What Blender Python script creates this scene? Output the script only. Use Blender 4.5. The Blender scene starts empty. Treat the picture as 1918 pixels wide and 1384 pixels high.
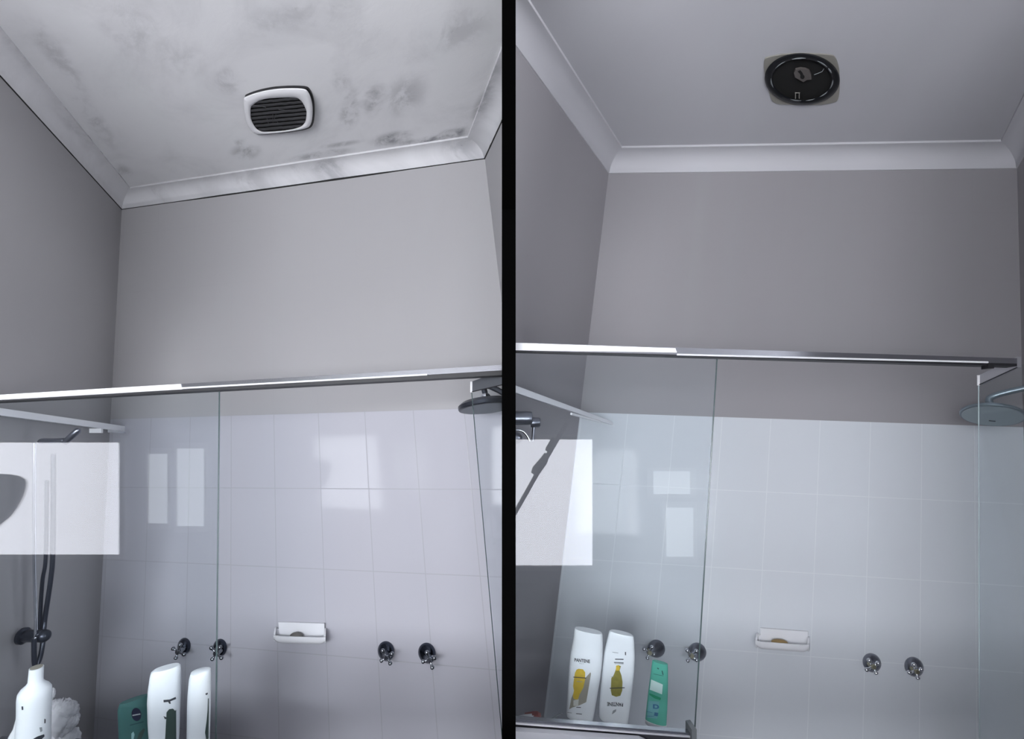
import bpy, bmesh, math, random
from mathutils import Vector, Matrix
random.seed(4)
PI = math.pi
S = bpy.context.scene
COL = S.collection

# ------------------------------------------------------------------ camera, world, exposure
FPX, CX, CY = 900.0, 959.0, 692.0
PITCH = math.radians(10.2)
EYE = Vector((0, 0, 1.55))
cam = bpy.data.objects.new('camera', bpy.data.cameras.new('camera'))
COL.objects.link(cam)
cam.location = EYE
cam.rotation_euler = (PI / 2 + PITCH, 0, 0)
cam.data.sensor_width = 36
cam.data.lens = 36 * FPX / 1918
cam.data.clip_start = 0.02
S.camera = cam
wd = bpy.data.worlds.new('world'); S.world = wd; wd.use_nodes = True
wd.node_tree.nodes['Background'].inputs[0].default_value = (0.90, 0.94, 1.0, 1)
wd.node_tree.nodes['Background'].inputs[1].default_value = 0.26
S.view_settings.view_transform = 'Standard'
S.view_settings.look = 'None'
S.view_settings.gamma = 1
S.view_settings.exposure = 0.50
WINDOW_LIGHT = 8.8

RT = Vector((1, 0, 0)); UP = Vector((0, -math.sin(PITCH), math.cos(PITCH))); FW = Vector((0, math.cos(PITCH), math.sin(PITCH)))
def area(name, loc, target, sx, sy, power, color=(1, 1, 1)):
    l = bpy.data.lights.new(name, 'AREA'); l.shape = 'RECTANGLE'; l.size = sx; l.size_y = sy; l.energy = power; l.color = color
    o = bpy.data.objects.new(name, l); COL.objects.link(o); o.location = loc
    o.rotation_euler = (Vector(target) - Vector(loc)).to_track_quat('-Z', 'Y').to_euler()
    return o
# added fill lighting
# uplighter is an unseen fill light, added behind the photographer to brighten the ceilings
area('uplighter', (0.0, -0.75, 2.05), (0.0, -0.70, 3.0), 1.8, 0.4, 25, (0.98, 0.98, 1.0))

def ray(px, py): return RT * ((px - CX) / FPX) - UP * ((py - CY) / FPX) + FW
def P(px, py, Z): return EYE + ray(px, py) * Z
def hit(px, py, p0, n): r = ray(px, py); return EYE + r * ((p0 - EYE).dot(n) / r.dot(n))
def mirror(p, p0, n): return p - n * (2 * (p - p0).dot(n))

# ------------------------------------------------------------------ materials
def new_mat(name):
    m = bpy.data.materials.new(name); m.use_nodes = True
    nt = m.node_tree; return m, nt, nt.nodes['Principled BSDF']
def simple(name, c, rough=0.5, metal=0.0, spec=0.5, noise=0.0, nscale=8):
    m, nt, b = new_mat(name)
    b.inputs['Base Color'].default_value = (*c, 1); b.inputs['Roughness'].default_value = rough
    b.inputs['Metallic'].default_value = metal; b.inputs['Specular IOR Level'].default_value = spec
    if noise:
        tc = nt.nodes.new('ShaderNodeTexCoord'); nz = nt.nodes.new('ShaderNodeTexNoise'); nz.inputs['Scale'].default_value = nscale
        nz.inputs['Detail'].default_value = 5
        mx = nt.nodes.new('ShaderNodeMix'); mx.data_type = 'RGBA'
        mx.inputs[6].default_value = (*[v * (1 - noise) for v in c], 1); mx.inputs[7].default_value = (*[min(1, v * (1 + noise)) for v in c], 1)
        nt.links.new(tc.outputs['Object'], nz.inputs['Vector']); nt.links.new(nz.outputs['Fac'], mx.inputs[0]); nt.links.new(mx.outputs[2], b.inputs['Base Color'])
    return m
def math_node(nt, op, a, b=None, clamp=False):
    n = nt.nodes.new('ShaderNodeMath'); n.operation = op; n.use_clamp = clamp
    for i, v in enumerate((a, b)):
        if v is None: continue
        if isinstance(v, (int, float)): n.inputs[i].default_value = v
        else: nt.links.new(v, n.inputs[i])
    return n.outputs[0]
def tile_mat(name, u0, du, v0, dv, vtop, tile, grout, paint):
    """back wall: glazed tiles up to a height, satin paint above (UV in metres on the wall)"""
    m, nt, b = new_mat(name)
    uv = nt.nodes.new('ShaderNodeUVMap'); sp = nt.nodes.new('ShaderNodeSeparateXYZ'); nt.links.new(uv.outputs[0], sp.inputs[0])
    def line(src, o, d, w):
        t = math_node(nt, 'DIVIDE', math_node(nt, 'SUBTRACT', src, o), d)
        fr = math_node(nt, 'ABSOLUTE', math_node(nt, 'SUBTRACT', math_node(nt, 'FRACT', math_node(nt, 'ADD', t, 40.5)), 0.5))
        mr = nt.nodes.new('ShaderNodeMapRange'); mr.inputs[1].default_value = w / d; mr.inputs[2].default_value = w / d * 2.2
        mr.inputs[3].default_value = 1; mr.inputs[4].default_value = 0; nt.links.new(fr, mr.inputs[0]); return mr.outputs[0]
    g = math_node(nt, 'MAXIMUM', line(sp.outputs[0], u0, du, 0.0009), line(sp.outputs[1], v0, dv, 0.0009))
    above = math_node(nt, 'GREATER_THAN', sp.outputs[1], vtop)
    nz = nt.nodes.new('ShaderNodeTexNoise'); nz.inputs['Scale'].default_value = 3; nt.links.new(uv.outputs[0], nz.inputs['Vector'])
    m1 = nt.nodes.new('ShaderNodeMix'); m1.data_type = 'RGBA'; m1.inputs[6].default_value = (*tile, 1); m1.inputs[7].default_value = (*grout, 1); nt.links.new(g, m1.inputs[0])
    m2 = nt.nodes.new('ShaderNodeMix'); m2.data_type = 'RGBA'; m2.inputs[7].default_value = (*paint, 1)
    nt.links.new(m1.outputs[2], m2.inputs[6]); nt.links.new(above, m2.inputs[0]); nt.links.new(m2.outputs[2], b.inputs['Base Color'])
    r = math_node(nt, 'ADD', math_node(nt, 'MULTIPLY', above, 0.38), math_node(nt, 'ADD', 0.07, math_node(nt, 'MULTIPLY', g, 0.3)))
    nt.links.new(r, b.inputs['Roughness']); b.inputs['Specular IOR Level'].default_value = 0.16
    bp = nt.nodes.new('ShaderNodeBump'); bp.inputs['Strength'].default_value = 0.16; bp.inputs['Distance'].default_value = 0.002
    h = math_node(nt, 'ADD', math_node(nt, 'MULTIPLY', g, -0.6), math_node(nt, 'MULTIPLY', nz.outputs['Fac'], 0.5))
    nt.links.new(math_node(nt, 'MULTIPLY', h, math_node(nt, 'SUBTRACT', 1, above)), bp.inputs['Height']); nt.links.new(bp.outputs[0], b.inputs['Normal'])
    return m
def stain_mat(name, base, dark, blobs, fine=0.5, rough=0.7, general=0.25):
    """flat paint with mould and water marks; each blob = (u, v, ru, rv, strength) in metres on the surface"""
    m, nt, b = new_mat(name)
    uv = nt.nodes.new('ShaderNodeUVMap')
    def noise(s, d=6, r=0.6, dist=0.0):
        n = nt.nodes.new('ShaderNodeTexNoise'); n.inputs['Scale'].default_value = s; n.inputs['Detail'].default_value = d
        n.inputs['Roughness'].default_value = r; n.inputs['Distortion'].default_value = dist; nt.links.new(uv.outputs[0], n.inputs['Vector']); return n.outputs['Fac']
    def ramp(src, a, c):
        mr = nt.nodes.new('ShaderNodeMapRange'); mr.interpolation_type = 'SMOOTHSTEP'; mr.inputs[1].default_value = a; mr.inputs[2].default_value = c; nt.links.new(src, mr.inputs[0]); return mr.outputs[0]
    cloud = ramp(noise(3.2, 8, 0.62, 0.6), 0.42, 0.72)
    speck = ramp(noise(38, 4, 0.7), 0.60, 0.74)
    patch = ramp(noise(11, 6, 0.65, 0.4), 0.40, 0.62)
    total = math_node(nt, 'MULTIPLY', cloud, general)
    for (u, v, ru, rv, st) in blobs:
        mp = nt.nodes.new('ShaderNodeMapping'); mp.vector_type = 'POINT'
        mp.inputs['Scale'].default_value = (1 / ru, 1 / rv, 1); mp.inputs['Location'].default_value = (-u / ru, -v / rv, 0)
        nt.links.new(uv.outputs[0], mp.inputs[0])
        ln = nt.nodes.new('ShaderNodeVectorMath'); ln.operation = 'LENGTH'; nt.links.new(mp.outputs[0], ln.inputs[0])
        f = nt.nodes.new('ShaderNodeMapRange'); f.interpolation_type = 'SMOOTHSTEP'
        f.inputs[1].default_value = 1.0; f.inputs[2].default_value = 0.15; f.inputs[3].default_value = 0; f.inputs[4].default_value = abs(st)
        nt.links.new(ln.outputs['Value'], f.inputs[0])
        src = math_node(nt, 'ADD', math_node(nt, 'MULTIPLY', patch, 0.75), math_node(nt, 'ADD', 0.15, math_node(nt, 'MULTIPLY', speck, fine)))
        if st < 0:
            total = math_node(nt, 'SUBTRACT', total, f.outputs[0])
        else:
            total = math_node(nt, 'ADD', total, math_node(nt, 'MULTIPLY', f.outputs[0], src))
    mx = nt.nodes.new('ShaderNodeMix'); mx.data_type = 'RGBA'; mx.inputs[6].default_value = (*base, 1); mx.inputs[7].default_value = (*dark, 1)
    nt.links.new(math_node(nt, 'ADD', total, 0, True), mx.inputs[0]); nt.links.new(mx.outputs[2], b.inputs['Base Color'])
    b.inputs['Roughness'].default_value = rough; b.inputs['Specular IOR Level'].default_value = 0.25
    bp = nt.nodes.new('ShaderNodeBump'); bp.inputs['Strength'].default_value = 0.12; bp.inputs['Distance'].default_value = 0.002
    nt.links.new(patch, bp.inputs['Height']); nt.links.new(bp.outputs[0], b.inputs['Normal'])
    return m
def glass_mat(name, tint, f0=0.048):
    m = bpy.data.materials.new(name); m.use_nodes = True; nt = m.node_tree; nt.nodes.clear()
    out = nt.nodes.new('ShaderNodeOutputMaterial'); mix = nt.nodes.new('ShaderNodeMixShader')
    tr = nt.nodes.new('ShaderNodeBsdfTransparent'); tr.inputs[0].default_value = (*tint, 1)
    gl = nt.nodes.new('ShaderNodeBsdfGlossy'); gl.inputs['Roughness'].default_value = 0.0; gl.inputs[0].default_value = (0.97, 0.965, 1.0, 1)
    lw = nt.nodes.new('ShaderNodeLayerWeight'); lw.inputs[0].default_value = 0.5
    fr = math_node(nt, 'ADD', f0 / 2, math_node(nt, 'MULTIPLY', math_node(nt, 'POWER', lw.outputs['Facing'], 5.0), 0.9))
    nt.links.new(fr, mix.inputs[0]); nt.links.new(tr.outputs[0], mix.inputs[1]); nt.links.new(gl.outputs[0], mix.inputs[2]); nt.links.new(mix.outputs[0], out.inputs[0])
    return m
def emit(name, c, s):
    m = bpy.data.materials.new(name); m.use_nodes = True; nt = m.node_tree; nt.nodes.clear()
    out = nt.nodes.new('ShaderNodeOutputMaterial'); e = nt.nodes.new('ShaderNodeEmission')
    e.inputs[0].default_value = (*c, 1); e.inputs[1].default_value = s; nt.links.new(e.outputs[0], out.inputs[0]); return m

M = {}
M['wall'] = simple('mauve_grey_paint', (0.33, 0.32, 0.335), 0.55, spec=0.35, noise=0.02, nscale=2)
M['wall_before'] = simple('grey_paint', (0.34, 0.335, 0.345), 0.55, spec=0.35, noise=0.03, nscale=2)
M['white_paint'] = simple('white_cornice_paint', (0.53, 0.53, 0.56), 0.6, spec=0.3)
M['ceiling'] = simple('white_ceiling_paint', (0.50, 0.50, 0.53), 0.7, spec=0.2, noise=0.02, nscale=1.5)
M['gap'] = simple('dark_mouldy_gap', (0.012, 0.012, 0.012), 0.9)
M['black'] = simple('black_paint', (0.0015, 0.0015, 0.0015), 1.0, spec=0.0)
M['rear'] = simple('rear_wall_paint', (0.40, 0.40, 0.43), 0.7)
M['floor'] = simple('dark_floor', (0.055, 0.055, 0.07), 0.6, noise=0.1)
M['tile_side'] = simple('pale_side_tile', (0.30, 0.31, 0.34), 0.25)
M['alu'] = simple('satin_aluminium', (0.48, 0.49, 0.52), 0.20, 1.0)
M['alu_bright'] = simple('pale_bars_and_rail_shine', (0.90, 0.90, 0.93), 0.35, 0.2)  # support bars and channel edge, plus the rail's painted reflection and highlight
M['rubber'] = simple('black_rubber_seal', (0.012, 0.012, 0.015), 0.5)
M['chrome'] = simple('chrome', (0.72, 0.74, 0.78), 0.10, 1.0)
M['tap_dark'] = simple('dark_reflection_chrome', (0.06, 0.07, 0.095), 0.22, 1.0)  # dark reflections are put into the base colour of this chrome
M['tap_arm'] = simple('tap_arm_chrome', (0.30, 0.32, 0.35), 0.18, 1.0)
M['tap_grey'] = simple('grey_brushed_chrome', (0.26, 0.27, 0.31), 0.3, 1.0)
M['tap_brass'] = simple('worn_brass_hub', (0.34, 0.33, 0.24), 0.35, 0.8)
M['dark_plastic'] = simple('dark_plastic', (0.010, 0.010, 0.012), 0.45)
M['grille'] = simple('grey_dusty_grille', (0.045, 0.045, 0.05), 0.7, noise=0.3, nscale=60)
M['void'] = simple('fan_cavity', (0.003, 0.003, 0.003), 0.9)
M['white_plastic'] = simple('white_plastic', (0.74, 0.74, 0.76), 0.35)
M['bottle'] = simple('white_bottle_plastic', (0.80, 0.83, 0.86), 0.3)
M['beige'] = simple('aged_beige_plastic', (0.26, 0.25, 0.225), 0.6)
M['ring'] = simple('black_glossy_ring', (0.006, 0.007, 0.009), 0.35, spec=0.25)
M['hub'] = simple('fan_motor_hub', (0.10, 0.09, 0.085), 0.5)
M['chalk'] = simple('worn_grey_edge', (0.22, 0.24, 0.25), 0.6)
M['ceramic'] = simple('white_ceramic', (0.74, 0.75, 0.78), 0.12)
M['soap_brown'] = simple('amber_soap', (0.28, 0.19, 0.08), 0.4)
M['soap_grey'] = simple('grey_soap', (0.13, 0.125, 0.115), 0.5)
M['green'] = simple('sea_green_plastic', (0.10, 0.42, 0.32), 0.35)
M['green_dark'] = simple('dark_teal_plastic', (0.035, 0.105, 0.10), 0.4)
M['green_stripe'] = simple('green_print', (0.02, 0.30, 0.15), 0.5)
M['pale_label'] = simple('pale_label', (0.62, 0.80, 0.76), 0.5)
M['blue_print'] = simple('blue_print', (0.05, 0.17, 0.30), 0.5)
M['pale_teal'] = simple('pale_teal_print', (0.16, 0.40, 0.42), 0.5)
M['navy'] = simple('navy_print', (0.008, 0.010, 0.03), 0.4)
M['ink'] = simple('dark_ink', (0.03, 0.035, 0.045), 0.5)
M['ink_grey'] = simple('grey_ink', (0.30, 0.32, 0.34), 0.5)
M['gold'] = simple('gold_print', (0.62, 0.44, 0.05), 0.45, noise=0.25, nscale=90)
M['olive'] = simple('olive_gold_print', (0.26, 0.23, 0.05), 0.45, noise=0.3, nscale=90)
M['taupe'] = simple('taupe_print', (0.32, 0.30, 0.25), 0.5)
M['dark_green'] = simple('dark_green_print', (0.035, 0.06, 0.05), 0.4)
M['net'] = simple('white_netting', (0.55, 0.55, 0.58), 0.8)
M['pole'] = simple('dark_pole', (0.02, 0.025, 0.03), 0.4)
M['shelf_white'] = simple('white_shelf', (0.80, 0.81, 0.86), 0.35)
M['red'] = simple('dull_red_plastic', (0.25, 0.06, 0.05), 0.5)
M['head'] = simple('grey_shower_head', (0.20, 0.24, 0.27), 0.35, 0.6)
M['head_dark'] = simple('dark_shower_head', (0.05, 0.055, 0.07), 0.3, 0.7)
M['hose'] = simple('dark_hose', (0.035, 0.04, 0.055), 0.3, 0.6)
M['glass'] = glass_mat('clear_screen_glass', (0.955, 0.972, 0.978))
M['glass_edge'] = simple('dark_glass_edge', (0.06, 0.09, 0.09), 0.2)
M['glass_edge_pale'] = simple('pale_glass_edge', (0.42, 0.50, 0.52), 0.2)
M['window'] = emit('daylight_pane', (0.93, 0.945, 1.0), WINDOW_LIGHT)
M['window_main'] = emit('added_light_pane', (0.94, 0.955, 1.0), 18)  # for the two panes added out of view for brightness
M['window_dim'] = emit('frosted_daylight_pane', (0.90, 0.95, 1.0), WINDOW_LIGHT * 0.42)
M['window_mid'] = emit('added_patch_pane', (0.90, 0.97, 1.0), WINDOW_LIGHT * 0.30)  # for small added panes imitating bright patches of mirrored window light

# ------------------------------------------------------------------ mesh helpers
def link(name, bm, mat, parent=None, smooth=False):
    bmesh.ops.remove_doubles(bm, verts=bm.verts, dist=1e-6)
    bmesh.ops.recalc_face_normals(bm, faces=bm.faces)
    me = bpy.data.meshes.new(name)
    if parent is not None:
        base = root_loc(parent)
        for v in bm.verts: v.co -= base
    bm.to_mesh(me); bm.free()
    if smooth:
        for p in me.polygons: p.use_smooth = True
        me.set_sharp_from_angle(angle=math.radians(smooth if smooth is not True else 40))
    o = bpy.data.objects.new(name, me); COL.objects.link(o)
    if mat: me.materials.append(mat)
    if parent is not None: o.parent = parent
    return o
def root_loc(o):
    v = Vector((0, 0, 0))
    while o is not None:
        v += o.location; o = o.parent
    return v
def thing(name, label, cat, loc, group=None):
    o = bpy.data.objects.new(name, None); COL.objects.link(o); o.location = loc; o.empty_display_size = 0.02
    o['label'] = label; o['category'] = cat
    if group: o['group'] = group
    return o
def tag(o, label, cat, group=None):
    o['label'] = label; o['category'] = cat
    if group: o['group'] = group
    # put the origin of a single mesh at its base
    return o
def structure(o, label=None):
    o['kind'] = 'structure'
    if label: o['label'] = label; o['category'] = o.name.split('_')[0]
    return o
def loft(bm, loops, close=True, cap0=False, cap1=False):
    rows = [[bm.verts.new(p) for p in l] for l in loops]
    n = len(rows[0])
    for a, b in zip(rows, rows[1:]):
        for i in range(n if close else n - 1):
            j = (i + 1) % n
            try: bm.faces.new((a[i], a[j], b[j], b[i]))
            except ValueError: pass
    if cap0: bm.faces.new(rows[0])
    if cap1: bm.faces.new(list(reversed(rows[-1])))
    return rows
def prism(bm, pts, off):
    """closed solid from a polygon and an offset vector"""
    loft(bm, [pts, [p + off for p in pts]], True, True, True)
def box(bm, o, a, b, c):
    prism(bm, [o, o + a, o + a + b, o + b], c)
def frame_of(d):
    d = d.normalized(); h = Vector((0, 0, 1)) if abs(d.z) < 0.9 else Vector((1, 0, 0))
    a = d.cross(h).normalized(); return a, d.cross(a).normalized()
def circle(c, a, b, r, n=24, r2=None):
    r2 = r if r2 is None else r2
    return [c + a * (r * math.cos(2 * PI * i / n)) + b * (r2 * math.sin(2 * PI * i / n)) for i in range(n)]
def tube(bm, pts, rad, n=12, cap=True):
    """swept round tube; rad is a number or one per point"""
    R_ = rad if isinstance(rad, (list, tuple)) else [rad] * len(pts)
    a, b = frame_of(pts[1] - pts[0]); loops = []
    for i, p in enumerate(pts):
        d = (pts[min(i + 1, len(pts) - 1)] - pts[max(i - 1, 0)]).normalized()
        a = (a - d * a.dot(d)).normalized(); b = d.cross(a)
        loops.append(circle(p, a, b, R_[i], n))
    loft(bm, loops, True, cap, cap)
def smooth_path(pts, k=6):
    out = []
    for i in range(len(pts) - 1):
        p0, p1, p2, p3 = pts[max(i - 1, 0)], pts[i], pts[i + 1], pts[min(i + 2, len(pts) - 1)]
        for j in range(k):
            t = j / k
            out.append(0.5 * ((2 * p1) + (p2 - p0) * t + (2 * p0 - 5 * p1 + 4 * p2 - p3) * t * t + (3 * p1 - p0 - 3 * p2 + p3) * t ** 3))
    out.append(pts[-1]); return out
def ball(bm, c, r, n=12, sc=(1, 1, 1), axes=None):
    X, Y, Z = axes or (Vector((1, 0, 0)), Vector((0, 1, 0)), Vector((0, 0, 1)))
    loops = []
    for k in range(1, n):
        th = PI * k / n
        loops.append([c + X * (r * sc[0] * math.sin(th) * math.cos(2 * PI * i / n)) + Y * (r * sc[1] * math.sin(th) * math.sin(2 * PI * i / n)) + Z * (r * sc[2] * math.cos(th)) for i in range(n)])
    loft(bm, loops, True, True, True)
def B(): return bmesh.new()

# ------------------------------------------------------------------ the two shower rooms
class Room:
    def __init__(s, V, H, D, ref, Z, corner, split):
        s.ez = ray(*V).normalized(); s.ex = -ray(*H).normalized(); s.ed = ray(*D).normalized()
        s.n = s.ez.cross(s.ex).normalized()
        if s.n.dot(FW) < 0: s.n = -s.n                     # into the wall
        s.p0 = P(*ref, Z); s.c = hit(*corner, s.p0, s.n); s.split = split
        s.nc = s.ex.cross(s.ed).normalized()
        if s.nc.z < 0: s.nc = -s.nc                        # up through the ceiling
    def at(s, px, py, t=0.0): return hit(px, py, s.p0 - s.ed * t, s.n)
    def xyz(s, u, t, b): return s.c + s.ex * u - s.ed * t + s.ez * b
    def ceil(s, px, py, a, drop=0.0): return hit(px, py, s.c + s.ez * (a - drop), s.nc)
    def uvc(s, p):
        m = Matrix((s.ex, -s.ed, s.ez)).transposed().inverted(); return m @ (p - s.c)
def trim_to(bm, room):
    """cut a room's shell where the partition between the rooms stands"""
    if not room.split: return
    px, side = room.split
    r0 = ray(px, CY); n = Vector((FW.y * 0, 0, 0)) + RT - FW * ((px - CX) / FPX)
    bmesh.ops.bisect_plane(bm, geom=bm.verts[:] + bm.edges[:] + bm.faces[:], dist=1e-6, plane_co=EYE, plane_no=n * side, clear_outer=True, clear_inner=False)
    edges = [e for e in bm.edges if e.is_boundary]
    if edges: bmesh.ops.holes_fill(bm, edges=edges, sides=12)

A = Room((444, -3635), (-3336, 891), (650, 855), (600, 900), 1.75, (228, 392), (953, 1))      # before
Z_ = Room((1775, -5000), (-8680, 441), (1560, 900), (1530, 900), 1.75, (1140, 325), (953, -1))  # after

def slab(name, room, pts, off, mat, uvf=None, sub=None):
    bm = B(); prism(bm, pts, off); trim_to(bm, room)
    o = link(name, bm, mat)
    if uvf:
        uvl = o.data.uv_layers.new(name='UVMap')
        for lp in o.data.loops:
            uvl.data[lp.index].uv = uvf(o.data.vertices[lp.vertex_index].co)
    return structure(o)

def cove(bm, room, kind, W, a, b, c, depth):
    """plaster cornice profile, mitred: (height above its lower edge, fraction out from the wall)"""
    prof = [(0.0, 0.0), (0.0, 0.05), (0.09, 0.07)]
    for k in range(9):
        th = k / 8 * PI / 2
        prof.append((0.09 + 0.79 * math.sin(th), 0.07 + 0.80 * (1 - math.cos(th))))
    prof += [(0.88, 0.99), (0.93, 1.0), (1.0, 1.0), (1.0, 0.0)]
    L = []
    for h, f in prof:
        hh = h * a
        if kind == 'back': L.append((room.xyz(f * b, f * c, hh), room.xyz(W - f * b, f * c, hh)))
        if kind == 'left': L.append((room.xyz(f * b, f * c, hh), room.xyz(f * b, depth, hh)))
        if kind == 'right': L.append((room.xyz(W - f * b, f * c, hh), room.xyz(W - f * b, depth, hh)))
    loft(bm, [[q[0] for q in L], [q[1] for q in L]], True, True, True)

def shell(room, tag_, W, a, b, c, depthL, depthR, back_mat, wall_mat, trim_mats, ceil_mat, low, tiletop):
    uvb = lambda p: (room.uvc(p).x, room.uvc(p).z)
    uvs = lambda p: (room.uvc(p).y, room.uvc(p).z)
    uvt = lambda p: (room.uvc(p).x, room.uvc(p).y)
    top = a
    slab('wall_back_' + tag_, room, [room.xyz(-0.05, 0, low), room.xyz(W + 0.05, 0, low), room.xyz(W + 0.05, 0, top), room.xyz(-0.05, 0, top)], room.n * 0.06, back_mat, uvb)
    if tag_ == 'before':   # above the screen rail the wall carries on past it
        pl_ = [room.xyz(0, 0, low), room.xyz(0, depthL, low), room.xyz(0, depthL, -0.80), room.xyz(0, 1.7, -0.80), room.xyz(0, 1.7, top), room.xyz(0, 0, top)]
    else:
        pl_ = [room.xyz(0, 0, low), room.xyz(0, depthL, low), room.xyz(0, depthL, top), room.xyz(0, 0, top)]
    slab('wall_left_' + tag_, room, pl_, -room.ex * 0.06, wall_mat, uvs)
    slab('wall_right_' + tag_, room, [room.xyz(W, 0, low), room.xyz(W, depthR, low), room.xyz(W, depthR, top), room.xyz(W, 0, top)], room.ex * 0.06, wall_mat, uvs)
    slab('ceiling_' + tag_, room, [room.xyz(-0.05, -0.03, a), room.xyz(W + 0.05, -0.03, a), room.xyz(W + 0.05, 2.05, a), room.xyz(-0.05, 2.05, a)], room.ez * 0.06, ceil_mat, uvt)
    for i, kind in enumerate(('back', 'left', 'right')):
        bm = B(); cove(bm, room, kind, W, a, b, c, {'back': 0, 'left': 1.7 if tag_ == 'before' else depthL, 'right': depthR}[kind]); trim_to(bm, room)
        o = link('trim_%d' % (i + (1 if tag_ == 'before' else 4)), bm, trim_mats, smooth=30)
        uvl = o.data.uv_layers.new(name='UVMap')
        for lp in o.data.loops:
            q = room.uvc(o.data.vertices[lp.vertex_index].co); uvl.data[lp.index].uv = (q.x + q.z, q.y)
        structure(o)

def px_uv(room, px, py, a): q = room.uvc(room.ceil(px, py, a)); return q.x, q.y
bl = []
for px, py, ru, rv, st in [(760, 180, .09, .12, .38), (700, 185, .05, .10, .55), (655, 205, .05, .12, .5), (640, 150, .04, .07, .4), (735, 260, .10, .05, .7), (850, 250, .07, .04, .85),
                           (905, 200, .04, .12, .6), (600, 290, .16, .03, .5), (800, 262, .12, .025, .8), (460, 285, .08, .06, .55), (450, 265, .03, .03, .4), (430, 150, .07, .07, .35),
                           (340, 110, .10, .09, .2), (860, 60, .12, .10, .25), (250, 60, .12, .12, .2), (560, 30, .2, .06, .22), (180, 230, .05, .2, .3), (110, 110, .05, .2, .3), (230, 320, .05, .06, .35),
                           (520, 120, .14, .06, -.25), (600, 100, .06, .04, -.2), (640, 270, .1, .02, .4)]:
    u, v = px_uv(A, px, py, 0.06); bl.append((u, v, ru * 1.15, rv * 1.15, st * (1.35 if st > 0 else 1)))
ceil_before = stain_mat('mouldy_ceiling_paint', (0.67, 0.67, 0.685), (0.20, 0.20, 0.215), bl, general=0.20)
cl = []
for px, py, ru, rv, st in [(620, 320, .12, .08, .55), (480, 345, .14, .08, .4), (560, 330, .08, .06, .4), (860, 275, .10, .08, .4), (300, 365, .06, .06, .3)]:
    q = A.uvc(A.at(px, py, 0.03)); cl.append((q.x + q.z, q.y, ru, rv, st))
for px, py, ru, rv, st in [(915, 190, .06, .25, .6), (925, 120, .06, .2, .4), (60, 120, .05, .3, .25), (150, 250, .05, .2, .3)]:
    q = A.uvc(A.ceil(px, py, 0.03)); cl.append((q.x + q.z, q.y, ru, rv, st))
cornice_before = stain_mat('mouldy_cornice_paint', (0.60, 0.60, 0.62), (0.20, 0.20, 0.215), cl, general=0.22)
tilesA = tile_mat('white_glazed_tiles_before', 0.585, 0.19, -1.241, 0.277, -0.964, (0.44, 0.44, 0.485), (0.37, 0.37, 0.40), (0.37, 0.365, 0.375))
tilesZ = tile_mat('white_glazed_tiles_after', 0.533, 0.1755, -1.283, 0.2745, -1.013, (0.60, 0.63, 0.67), (0.66, 0.69, 0.72), (0.305, 0.295, 0.31))

shell(A, 'before', 1.715, 0.06, 0.080, 0.074, 0.86, 0.50, tilesA, M['wall_before'], cornice_before, ceil_before, -2.42, -0.964)
shell(Z_, 'after', 1.573, 0.07, 0.080, 0.090, 1.30, 1.35, tilesZ, M['wall'], M['white_paint'], M['ceiling'], -2.42, -1.013)

# dark open joints under the old cornice
def joint(room, pts, r, name='joint'):
    bm = B(); tube(bm, pts, r, 6); trim_to(bm, room); return bm
bm = B()
n = 24
for seg, (f0, f1) in (('b', (0, 1.715)), ('l', (0, 1.5)), ('r', (0, 0.5))):
    pts, rr = [], []
    for i in range(n + 1):
        t = f0 + (f1 - f0) * i / n
        base = {'b': A.xyz(t, 0.001, -0.001), 'l': A.xyz(0.001, t, -0.001), 'r': A.xyz(1.714, t, -0.001)}[seg]
        pts.append(base); rr.append({'b': 0.0016 + 0.0026 * math.sin(PI * min(1, max(0, (t - .25) / 1.3))), 'l': 0.0022, 'r': 0.003}[seg] * (0.8 + 0.4 * random.random()))
    tube(bm, pts, rr, 6)
trim_to(bm, A); structure(link('trim_7', bm, M['gap']))
bm = B()
pts = [A.xyz(0.0785, 0.10 + 1.3 * i / 40, 0.0585) + A.ex * random.uniform(-.0012, .0012) for i in range(41)]
tube(bm, pts, [0.0004 + 0.0008 * random.random() for _ in pts], 5); trim_to(bm, A)
structure(link('trim_8', bm, M['gap']))

# partition whose dark end stands between the two rooms
bm = B()
def col(px, y, z):
    # column px as a vertical line at world distance y: find x so that it projects on px at height z
    d = y * math.cos(PITCH) + (z - EYE.z) * math.sin(PITCH); return Vector(((px - CX) / FPX * d, y, z))
lo, hi = 0.0, 3.4
loft(bm, [[col(940, yf, z), col(966, yf, z), col(966, 1.55, z), col(940, 1.55, z)] for z, yf in ((lo, 1.1), (0.8, 1.1), (1.6, 1.1), (2.15, 1.1), (2.3, 0.62), (hi, 0.62))], True, True, True)
structure(link('wall_divider', bm, M['black']), 'black end of the partition wall between the two shower rooms')

# floor, bench wall under each glass screen, wall with the windows behind the camera
bm = B(); box(bm, Vector((-5, -1.35, -0.05)), Vector((8.5, 0, 0)), Vector((0, 4.2, 0)), Vector((0, 0, 0.05))); structure(link('floor', bm, M['floor']))
REAR = -1.25
bm = B(); box(bm, Vector((-5, REAR - 0.08, 0)), Vector((8.5, 0, 0)), Vector((0, 0.08, 0)), Vector((0, 0, 2.9))); structure(link('wall_rear', bm, M['rear']))

# ------------------------------------------------------------------ glass screens
def screen_plane(p, q, up):
    n = (q - p).normalized().cross(up).normalized()
    return p, (n if n.dot(FW) > 0 else -n)
GA = screen_plane(P(12, 750, 1.25), P(920, 697, 1.27), A.ez)
GZ = screen_plane(P(966, 655, 1.22), P(1862, 684, 1.24), Z_.ez)
def g(G, px, py, off=0.0): return hit(px, py, G[0] - G[1] * off, G[1])

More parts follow.
